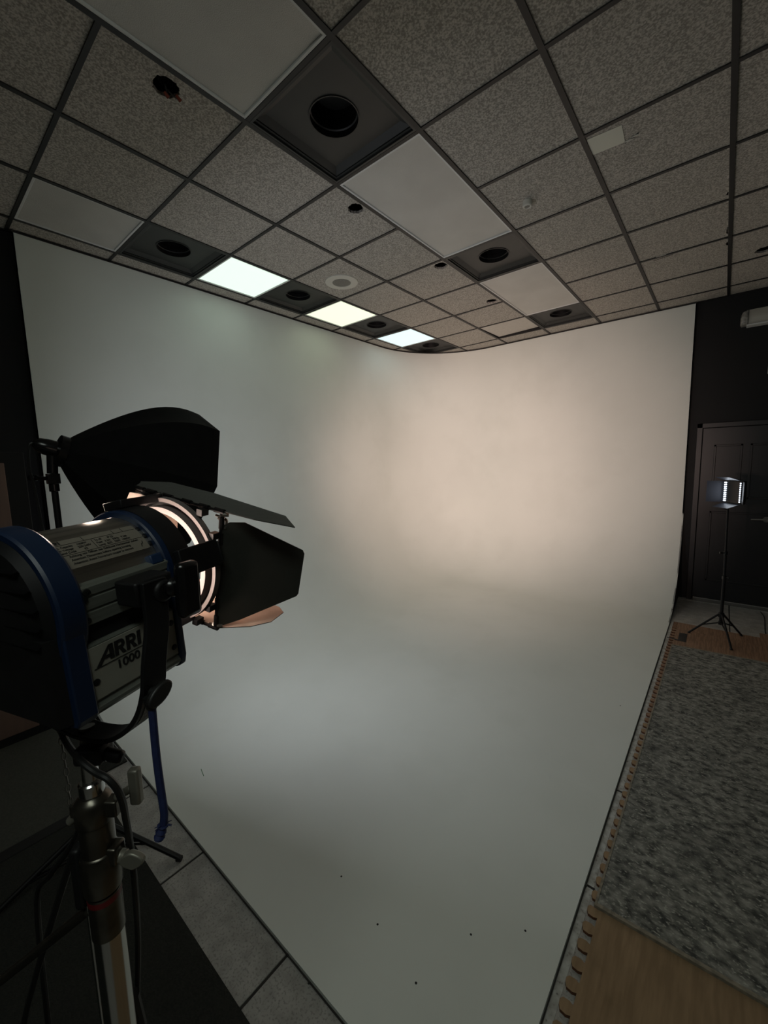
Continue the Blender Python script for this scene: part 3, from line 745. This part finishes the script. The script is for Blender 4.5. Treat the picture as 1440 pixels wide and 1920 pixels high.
# back casting (blue): round cap over a rectangular frame, black louvred rear
m = MB(); m.lathe((-.186,0,.0), (-1,0,0), [(0,.084),(.001,.0925),(.004,.0945),(.026,.0945),(.029,.0925),(.029,.086),(.025,.084)], 72, closed=True); m.build('rear_casting', 'blue', fl, ang=25)
m = MB(); pr = [(-.0915,.0),(-.0925,-.118),(-.088,-.1265),(-.070,-.129),(.070,-.129),(.088,-.1265),(.0925,-.118),(.0915,0)]
m.rings([[V((x, y, z)) for y, z in pr] for x in (-.192,-.2,-.214)]); m.build('rear_frame', 'blue', fl, bevel=.002, ang=25)
m = MB(); m.lathe((-.213,0,0), (-1,0,0), [(-.01,.085),(.002,.0855),(.010,.078),(.016,.05),(.018,.0005)], 48)
m.rings([[V((x, y*s_, z)) for y, z in [(-.084,-.02),(-.084,-.120),(.084,-.120),(.084,-.02)]] for x, s_ in ((-.213,1),(-.226,.94))]); m.build('rear_cover', 'blk', fl, ang=30)
m = MB()
for z in (.055,.035,.015,-.005,-.025):
    w = math.sqrt(.080**2-z*z); m.rings([[V((-.224+dx, -w, z+dz)) for dx, dz in ((0,0),(-.006,-.0012),(-.006,-.0002),(0,.0010))], [V((-.224+dx, w, z+dz)) for dx, dz in ((0,0),(-.006,-.0012),(-.006,-.0002),(0,.0010))]])
split(m.build('louvre', 'blk_gloss', fl))
# front flange (blue)
m = MB(); m.lathe((-.078,0,0), (1,0,0), [(0,.0825),(0,.0895),(.002,.0915),(.010,.0915),(.012,.0895),(.012,.0825)], 64, closed=True)
m.build('front_casting', 'blue', fl, ang=25)
m = MB(); pr = [(-.0915,.0),(-.0925,-.112),(-.089,-.1255),(-.080,-.130),(.080,-.130),(.089,-.1255),(.0925,-.112),(.0915,0)]
m.rings([[V((x, y, z)) for y, z in pr] for x in (-.078,-.068)]); m.build('front_frame', 'blue', fl, bevel=.002, ang=25)
m = MB(); m.box((-.088,-.0795,.030),(.018,.014,.014), Matrix.Rotation(rad(-20),3,'X')); m.build('door_latch', 'blue_edge', fl, bevel=.002)
# hood
m = MB(); m.lathe((-.068,0,0), (1,0,0), [(0,.084),(0,.0925),(.012,.094),(.030,.094),(.032,.091),(.030,.086),(.002,.083)], 64, closed=True); m.build('lens_hood', 'blk', fl, ang=30)
m = MB(); m.lathe((-.058,0,0), (1,0,0), [(0,.084),(.004,.07),(.007,.04),(.008,.0005)], 48); m.build('fresnel_lens', 'lens', fl)
# accessory brackets
for a in (10, 100, 190, 280):
    c, s_ = math.cos(rad(a)), math.sin(rad(a)); m = MB()
    Rx = Matrix.Rotation(rad(a)-PI, 3, 'X')     # local -y is outward
    rot = Matrix(((1,0,0),(0,-c,s_),(0,s_,c)))
    def tp_(x, r_, w_): return V((x, -r_*c - w_*s_*0, r_*s_)) + V((0, w_*s_, w_*c))
    m.rings([[tp_(x, r_, w_) for r_, w_ in ((.092,-.019),(.1045,-.020),(.1045,.020),(.092,.019))] for x in (-.066,-.045,-.03,.004)])
    m.rings([[tp_(x, r_, w_) for r_, w_ in ((.088,-.016),(.107,-.016),(.107,.016),(.088,.016))] for x in (.0025,.006)])
    m.build('accessory_bracket', 'blk', fl, bevel=.0015)
# barn door ring, turned about the beam
ph = rad(11.8); Yp = V((0, math.cos(ph), math.sin(ph))); Zp = V((0, -math.sin(ph), math.cos(ph)))
m = MB(); m.lathe((0,0,0), (1,0,0), [(-.006,.0945),(-.006,.1005),(.004,.101),(.004,.0935),(.002,.0935),(.0015,.0945)], 72, closed=True)
m.lathe((0,0,0), (1,0,0), [(-.013,.079),(-.013,.0875),(-.009,.0878),(.003,.0876),(.003,.079)], 72, closed=True)
bdr = m.build('barn_door_ring', 'ringm', fl, ang=30)
m = MB(); m.lathe((0,0,0), (1,0,0), [(.002,.0876),(.002,.0945),(.0035,.0945),(.0035,.0876)], 72, closed=True); m.build('ring_channel', 'blk', bdr)
def bleaf(n, e, th, hd, pts, name='barn_door_leaf'):
    t = rad(th); s_ = V((math.cos(t),0,0)) + n*math.sin(t); H0 = V((.012,0,0)) + n*hd
    P = [H0 + s_*a + e*b for a, b in pts]; nn = s_.cross(e).normalized()*.0014
    o = MB().prism(P, nn).build(name, 'leaf', fl, smooth=False)
    o.data.materials.append(MAT['leaf_lit'])
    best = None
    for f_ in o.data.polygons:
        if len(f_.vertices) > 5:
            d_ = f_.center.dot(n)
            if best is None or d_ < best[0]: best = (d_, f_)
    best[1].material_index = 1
    b_ = [p[1] for p in pts]; lo_e, hi_e = -.092, .085
    m = MB(); m.tube([H0+e*lo_e, H0+e*hi_e], .0026, 8)
    for q in (-.085,-.055,-.02,.02,.055,.08): m.tube([H0+e*(q-.009)+V((.001,0,0)), H0+e*(q+.009)+V((.001,0,0))], .0042, 8)
    m.build('hinge', 'blk_gloss', o)
    m = MB(); m.tube([H0+e*lo_e-n*.004, H0+e*(lo_e-.006)-n*.004+V((.006,0,0))], .0035, 8); m.tube([H0+e*hi_e-n*.004, H0+e*(hi_e+.006)-n*.004+V((.006,0,0))], .0035, 8); split(m.build('hinge_pin', 'steel', o))
    # mounting lug back to the ring
    m = MB(); 
    for q in (-.06, .06):
        c = V((.005,0,0)) + n*(hd-.006) + e*q; m.box(c, (.014,.010,.010), Matrix((V((1,0,0)), e, n)).transposed())
    split(m.build('hinge_lug', 'blk', o))
    return o
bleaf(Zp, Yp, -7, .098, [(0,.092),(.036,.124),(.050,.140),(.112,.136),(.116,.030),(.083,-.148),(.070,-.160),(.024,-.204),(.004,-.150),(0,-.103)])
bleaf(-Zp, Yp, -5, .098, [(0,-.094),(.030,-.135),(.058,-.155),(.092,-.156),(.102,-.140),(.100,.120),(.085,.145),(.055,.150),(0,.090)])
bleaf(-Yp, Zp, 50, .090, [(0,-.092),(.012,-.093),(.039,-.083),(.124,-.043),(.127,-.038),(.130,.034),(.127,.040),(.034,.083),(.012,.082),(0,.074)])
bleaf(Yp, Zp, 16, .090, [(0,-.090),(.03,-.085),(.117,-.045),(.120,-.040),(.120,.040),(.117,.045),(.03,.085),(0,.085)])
G = [onl(0,-.004,u,v) for u, v in ((243,923),(262,926),(292,939),(270,944),(247,947),(241,962),(236,960),(237,937))]
MB().prism(G, (.002,0,0)).build('corner_gusset', 'leaf_lit', bdr, smooth=False)
# corner wires between leaves
m = MB()
k0 = onl(0,.02,405,966); k1 = onl(0,.02,424,975); k2 = onl(0,.015,422,992)
m.tube(spline([k0, k1, k2], 6), .0022, 8); m.build('corner_wire', 'steel', bdr)
# yoke
yk = [(-.134,-.1325,.022),(-.137,-.1325,-.03),(-.148,-.1325,-.075),(-.152,-.130,-.105),(-.155,-.118,-.135),(-.157,-.095,-.160),(-.158,-.06,-.180),(-.158,-.02,-.188),(-.158,.02,-.188),(-.158,.06,-.180),(-.157,.095,-.160),(-.155,.118,-.135),(-.152,.130,-.105),(-.148,.1325,-.075),(-.137,.1325,-.03),(-.134,.1325,.022)]
P = spline(yk, 4); rings = []
for i, p in enumerate(P):
    t = (P[min(i+1,len(P)-1)] - P[max(i-1,0)]).normalized(); w = V((1,0,0)); w = (w - t*w.dot(t)).normalized(); n = t.cross(w)
    rings.append([p + w*a*.0155 + n*b*.003 for a, b in ((-1,-1),(1,-1),(1,1),(-1,1))])
yoke = MB().rings(rings).build('yoke', 'blk', fl, bevel=.0012)
m = MB()
for s_ in (-1,1):
    m.box((-.128, s_*.109, .008), (.050,.036,.030)); m.lathe((-.125,s_*.128,.006),(0,s_,0),[(0,.014),(.012,.013)],20,cap=True)
split(m.build('pivot_block', 'blk', fl, bevel=.003))
m = MB(); m.box((-.108,-.156,.004),(.030,.016,.068), Matrix.Rotation(rad(4),3,'Y')); m.lathe((-.116,-.136,.008),(0,-1,0),[(0,.012),(.014,.012)],16,cap=True); m.build('tilt_lock_handle', 'blk_gloss', fl, bevel=.006)
m = MB(); 
for _ in (0,):
    ii = [i for i, p in enumerate(P) if -.152 < p.z < -.112 and p.y < 0]
    q0, q1 = P[ii[0]], P[ii[-1]]
    for i, j in zip(ii, ii[1:]):
        p, q = P[i], P[j]; t = (q-p).normalized(); n = t.cross(V((1,0,0))).normalized(); n = n if n.y < 0 else -n
        m.prism([p+n*.0034+V((-.009,0,0)), p+n*.0034+V((.009,0,0)), q+n*.0034+V((.009,0,0)), q+n*.0034+V((-.009,0,0))], n*.0003)
m.build('sticker', mat('sticker', (130,128,118), .6, rgb2=(70,68,62), scale=400), yoke, smooth=False)
# wing knob on the yoke side
kc = onl(1, -.137, 288, 1298)
m = MB(); m.lathe(kc+V((0,.004,0)), (0,-1,0), [(0,.006),(.008,.006)], 12, cap=True); rk = Matrix.Rotation(rad(-25),3,'Y')
m.rings([[kc+V((0,-.006-dy,0)) + rk@V((.0175*math.cos(a), 0, .0105*math.sin(a))) for a in [2*PI*k/20 for k in range(20)]] for dy in (0,.007)]); m.build('wing_knob', 'cable', fl, bevel=.002)
# rear cable out of the lamp running down past the stand
cpx = [(108,1352,.56),(125,1392,.55),(150,1424,.505),(178,1447,.495),(205,1462,.49),(226,1492,.50),(237,1540,.53),(248,1610,.58),(255,1690,.60),(259,1770,.63),(258,1850,.66),(257,1930,.70),(256,2050,.80)]
pts = [wl(at(u, v, d)) for u, v, d in cpx]; e = wl((2.99,-.62,.02)); pts.append(e)
MB().tube(spline(pts), .0042, 10).build('power_cable', 'cable', fl)
MB().tube([wl(at(248,1866,.64)), wl(at(263,1925,.665))], .010, 10).build('cable_plug', 'rubber', fl)
# inside glow of the lamp, plus an added light for the barrel highlight
for nm_, e_, sz_, rr_, dl, du in (('fresnel_beam', 410, 64, .065, .03, -.03), ('fresnel_hotspot', 250, 46, .05, .12, -.06)):
    sp = bpy.data.lights.new(nm_, 'SPOT'); sp.energy = e_; sp.color = (1.0,.71,.61); sp.spot_size = rad(sz_); sp.spot_blend = 1; sp.shadow_soft_size = rr_
    so = bpy.data.objects.new(nm_, sp); COL.objects.link(so); so.parent = fl; so.location = (-.03,0,0); so.rotation_euler = V((-1,-dl,-du)).to_track_quat('Z','Y').to_euler()
gl = bpy.data.lights.new('barrel_highlight_light', 'AREA'); gl.shape = 'RECTANGLE'; gl.size = .02; gl.size_y = .06; gl.energy = .3; gl.color = (1,.80,.66)  # added lamp that puts a warm highlight on the barrel
go = bpy.data.objects.new('barrel_highlight_light', gl); COL.objects.link(go); go.parent = fl; go.location = (-.03,.118,.085); go.rotation_euler = V((.75,.6,.1)).to_track_quat('Z','Y').to_euler()
tag(fl, 'big blue and silver studio spotlight with black barn doors in the left foreground', 'spotlight')

# blue cord
cpx = [(284,1318),(287,1350),(291,1395),(296,1440),(303,1490),(308,1525),(306,1548)]
dep = (wl(C0)*0); pts = []
kw = O + RF @ kc; dd = (kw-C0).dot(fw)
pts = [at(u, v, dd*.985 + .0*i) for i, (u, v) in enumerate(cpx)]
bc = empty('tie_cord', pts[0])
MB().tube([q-pts[0] for q in spline(pts)], .0043, 10).build('cord', 'cord', bc)
m = MB(); m.tube([at(283,1306,dd*.985)-pts[0], at(285,1328,dd*.985)-pts[0]], [.0085,.0055], 10); m.build('cord_cap', 'cable', bc)
m = MB(); q = [at(u, v, dd*.985)-pts[0] for u, v in ((306,1545),(303,1556),(300,1566),(298,1573))]; m.tube(spline(q,3), [.0052 + .0012*math.sin(k*2.1) for k in range(10)], 10)
for k in range(8):
    a = random.uniform(0, 6.28); m.tube([q[0], q[0]+V((math.cos(a),math.sin(a),random.uniform(-.5,.5)))*.009], [.0012,.0004], 5)
m.build('knotted_end', 'cord', bc)
tag(bc, 'dark blue cord with knotted end dangling from the spotlight yoke', 'cord')
# chain
cp = spline([at(u, v, .56) for u, v in ((110,1362),(117,1400),(123,1440),(128,1480),(133,1512),(137,1545))], 8)
ch = MB(); acc = [cp[0]]
L_ = .0078
for p in cp[1:]:
    if (p-acc[-1]).length >= L_: acc.append(p)
for k, (p, q) in enumerate(zip(acc, acc[1:])):
    t = (q-p).normalized(); a = t.cross(V((0,1,0)) if k % 2 else V((1,.2,0))).normalized(); c = (p+q)/2; pts = []
    for j in range(12):
        th = 2*PI*j/12; pts.append(c + t*.0056*math.cos(th)*1. + a*.0028*math.sin(th))
    rings = []
    for j in range(12):
        tt = (pts[(j+1)%12]-pts[j-1]).normalized(); n1 = t.cross(a).normalized(); n2 = tt.cross(n1)
        rings.append([pts[j] + (n1*math.cos(2*PI*s_/6) + n2*math.sin(2*PI*s_/6))*.0008 for s_ in range(6)])
    ch.rings(rings, closed=True)
o = ch.build('safety_chain', 'steel'); tag(o, 'thin steel chain hanging behind the spotlight stand top', 'chain')

# ------------------------------------------------------------------ chrome stand under the spotlight
sx0, sy0 = 3.1, -.547
st = empty('light_stand', (sx0, sy0, 0)); sb = V((sx0, sy0, 0))
dR = V((rt.x, rt.y, 0)).normalized()            # toward the T handle side
dF = V((-dR.y, dR.x, 0))
top = O + RF @ V((-.158,0,-.192)) - sb
RD = Matrix((dR, dF, V((0,0,1)))).transposed()
m = MB(); m.tube([top+V((0,0,.008)), (0,0,1.27)], .009, 20); m.build('spigot', 'steel', st)
m = MB(); m.box(V((0,0,1.312)) + dR*.008, (.036,.030,.022), RD); m.tube([V((0,0,1.311))+dR*.016, V((0,0,1.303))+dR*.046], [.0095,.008], 12); m.lathe(V((0,0,1.321))+dR*.014,(0,0,1),[(0,.009),(.008,.008)],16,cap=True); m.build('receiver_clamp', 'blk', st, bevel=.004)
m = MB(); m.lathe((0,0,0),(0,0,1),[(1.255,.0095),(1.300,.0095)],24,cap=True); m.lathe((0,0,0),(0,0,1),[(1.252,.0135),(1.256,.0145),(1.270,.0145),(1.272,.0125)],32,cap=True); m.build('top_tube', 'chrome', st)
m = MB(); m.lathe((0,0,0),(0,0,1),[(1.213,.0205),(1.216,.0225),(1.242,.0225),(1.248,.019),(1.252,.014)],32,cap=True)
m.box(V((0,0,1.234))+dR*.024, (.022,.018,.022), RD); m.box(V((0,0,1.232))-dR*.020, (.014,.018,.018), RD)
m.build('upper_collar', 'cast', st, bevel=.002)
m = MB(); m.tube([V((0,0,1.245))+dR*.030, V((0,0,1.260))+dR*.055], .0052, 12)
m.box(V((0,0,1.262))+dR*.0585, (.014,.012,.050), RD); m.build('t_handle', 'castl', st, bevel=.003)
MB().lathe((0,0,0),(0,0,1),[(1.170,.0200),(1.216,.0200)],32,cap=True).build('middle_tube', 'cast', st)
m = MB(); m.lathe((0,0,0),(0,0,1),[(1.108,.0175),(1.114,.0225),(1.136,.0242),(1.165,.0232),(1.172,.0210)],32,cap=True); m.box(V((0,0,1.164))+dR*.020, (.018,.022,.026), RD); m.build('lower_collar', 'cast', st, bevel=.003)
m = MB(); m.lathe(V((0,0,1.158))+dR*.022, dR, [(0,.011),(.005,.011),(.007,.008),(.014,.008)], 20, cap=True)
kc2 = V((0,0,1.156))+dR*.046-dF*.004; rings = []
for dy in (-.0045,.0045):
    rings.append([kc2 + dF*dy + dR*(.0165*math.cos(a)) + V((0,0,1))*(.0125*math.sin(a)*(1-.25*abs(math.cos(a)))) for a in [2*PI*k/24 for k in range(24)]])
m.rings(rings); m.build('wing_knob', 'castl', st, bevel=.002)
MB().lathe((0,0,0),(0,0,1),[(1.098,.0202),(1.106,.0202)],32,cap=True).build('red_band', 'red', st)
MB().lathe((0,0,0),(0,0,1),[(1.045,.0198),(1.109,.0200)],32,cap=True).build('lower_sleeve', 'cast', st)
MB().lathe((0,0,0),(0,0,1),[(.22,.0185),(1.05,.0185)],32,cap=True).build('main_pole', 'chrome', st)
m = MB(); m.tube([-dR*.024+dF*.0+V((0,0,.35)), -dR*.024+V((0,0,1.09))], .0040, 12); m.build('side_rod', 'chrome', st)
m = MB(); m.box(V((0,0,1.13))-dR*.029, (.014,.020,.09), Matrix((dR, dF, V((0,0,1)))).transposed()); m.build('side_bracket', 'blk', st, bevel=.004)
m = MB(); m.tube([V((0,0,1.225))-dR*.020, V((0,0,1.212))-dR*.034], [.007,.006], 12); m.build('chain_lug', 'castl', st)
m = MB(); m.lathe((0,0,0),(0,0,1),[(.36,.032),(.42,.032)],24,cap=True); m.lathe((0,0,0),(0,0,1),[(.14,.028),(.22,.028)],24,cap=True); split(m.build('leg_collar', 'cast', st))
for a in (225, 345, 105):
    d = V((math.cos(rad(a)), math.sin(rad(a)), 0)); e = d*.40 + V((0,0,.022))
    lg = MB().tube([d*.035+V((0,0,.39)), e], .0125, 12).build('leg', 'chrome', st)
    MB().tube([d*.03+V((0,0,.18)), (d*.035+V((0,0,.39)))*.5+e*.5], .008, 10).build('brace', 'chrome', lg)
    MB().tube([e-d*.03+V((0,0,.01)), e], .016, 12).build('rubber_foot', 'rubber', lg)
# levelling leg on the left
p0 = V((-.012,-.01,1.075)) - dR*.01
pe = (at(2,1838,.62) - sb); dirn = (pe-p0).normalized()
k = p0 + dirn*((.03-p0.z)/dirn.z) if dirn.z < -.2 else p0+dirn*.45
if (k-p0).length > .9: k = p0 + dirn*.45
lg = MB().tube([p0, p0+dirn*.40], .0068, 14).build('levelling_leg', 'cast', st)
MB().tube([p0+dirn*.30, p0+dirn*.306], .0078, 12).build('red_ring', 'red', lg)
MB().tube([p0+dirn*.385, p0+dirn*.41], .011, 12).build('rubber_foot', 'rubber', lg)
tag(st, 'sturdy chrome stand with T handle and wing knob under the big blue spotlight', 'light stand')
# black cables hanging at the left of the stand
for k, cpx in enumerate(([(150,1552,.62),(140,1575,.64),(118,1608,.68),(95,1640,.72),(70,1690,.80)], [(155,1560,.62),(138,1600,.63),(112,1680,.66),(88,1760,.70),(62,1850,.75),(45,1930,.8)])):
    pts = [at(*c) for c in cpx]; q = pts[-1]; d_ = (q-pts[-2]); d_.z = 0; d_ = d_.normalized()*.05; pts += [q+d_-V((0,0,q.z*.35)), q+d_*1.6-V((0,0,q.z*.75)), V((q.x+d_.x*2, q.y+d_.y*2, .02))]
    o = MB().tube(spline(pts), .0052, 8).build('hanging_cable', 'cable')
    tag(o, ['thin black cable hanging close behind the chrome stand', 'longer black cable hanging left of the chrome stand to the mat'][k], 'cable', 'black cables by the chrome stand')

# ------------------------------------------------------------------ lights
def area(name, loc, tgt, sx_, sy_, e, col):
    l = bpy.data.lights.new(name, 'AREA'); l.shape = 'RECTANGLE'; l.size = sx_; l.size_y = sy_; l.energy = e; l.color = col
    o = bpy.data.objects.new(name, l); COL.objects.link(o); o.location = loc; o.rotation_euler = (V(loc)-V(tgt)).to_track_quat('Z','Y').to_euler(); return o
area('foreground_fill_light', (4.1,-1.3,H-.05), (3.0,.6,0), 1.2, .6, 15, (.90,1.0,.92))  # added bare fill behind the camera, brightens the foreground floor
w = bpy.data.worlds.new('world'); S.world = w; w.use_nodes = True
w.node_tree.nodes['Background'].inputs[0].default_value = (.5,.55,.52,1); w.node_tree.nodes['Background'].inputs[1].default_value = .02
S.view_settings.view_transform = 'Standard'; S.view_settings.look = 'None'; S.view_settings.exposure = .30
S.cycles.max_bounces = 8; S.cycles.diffuse_bounces = 6
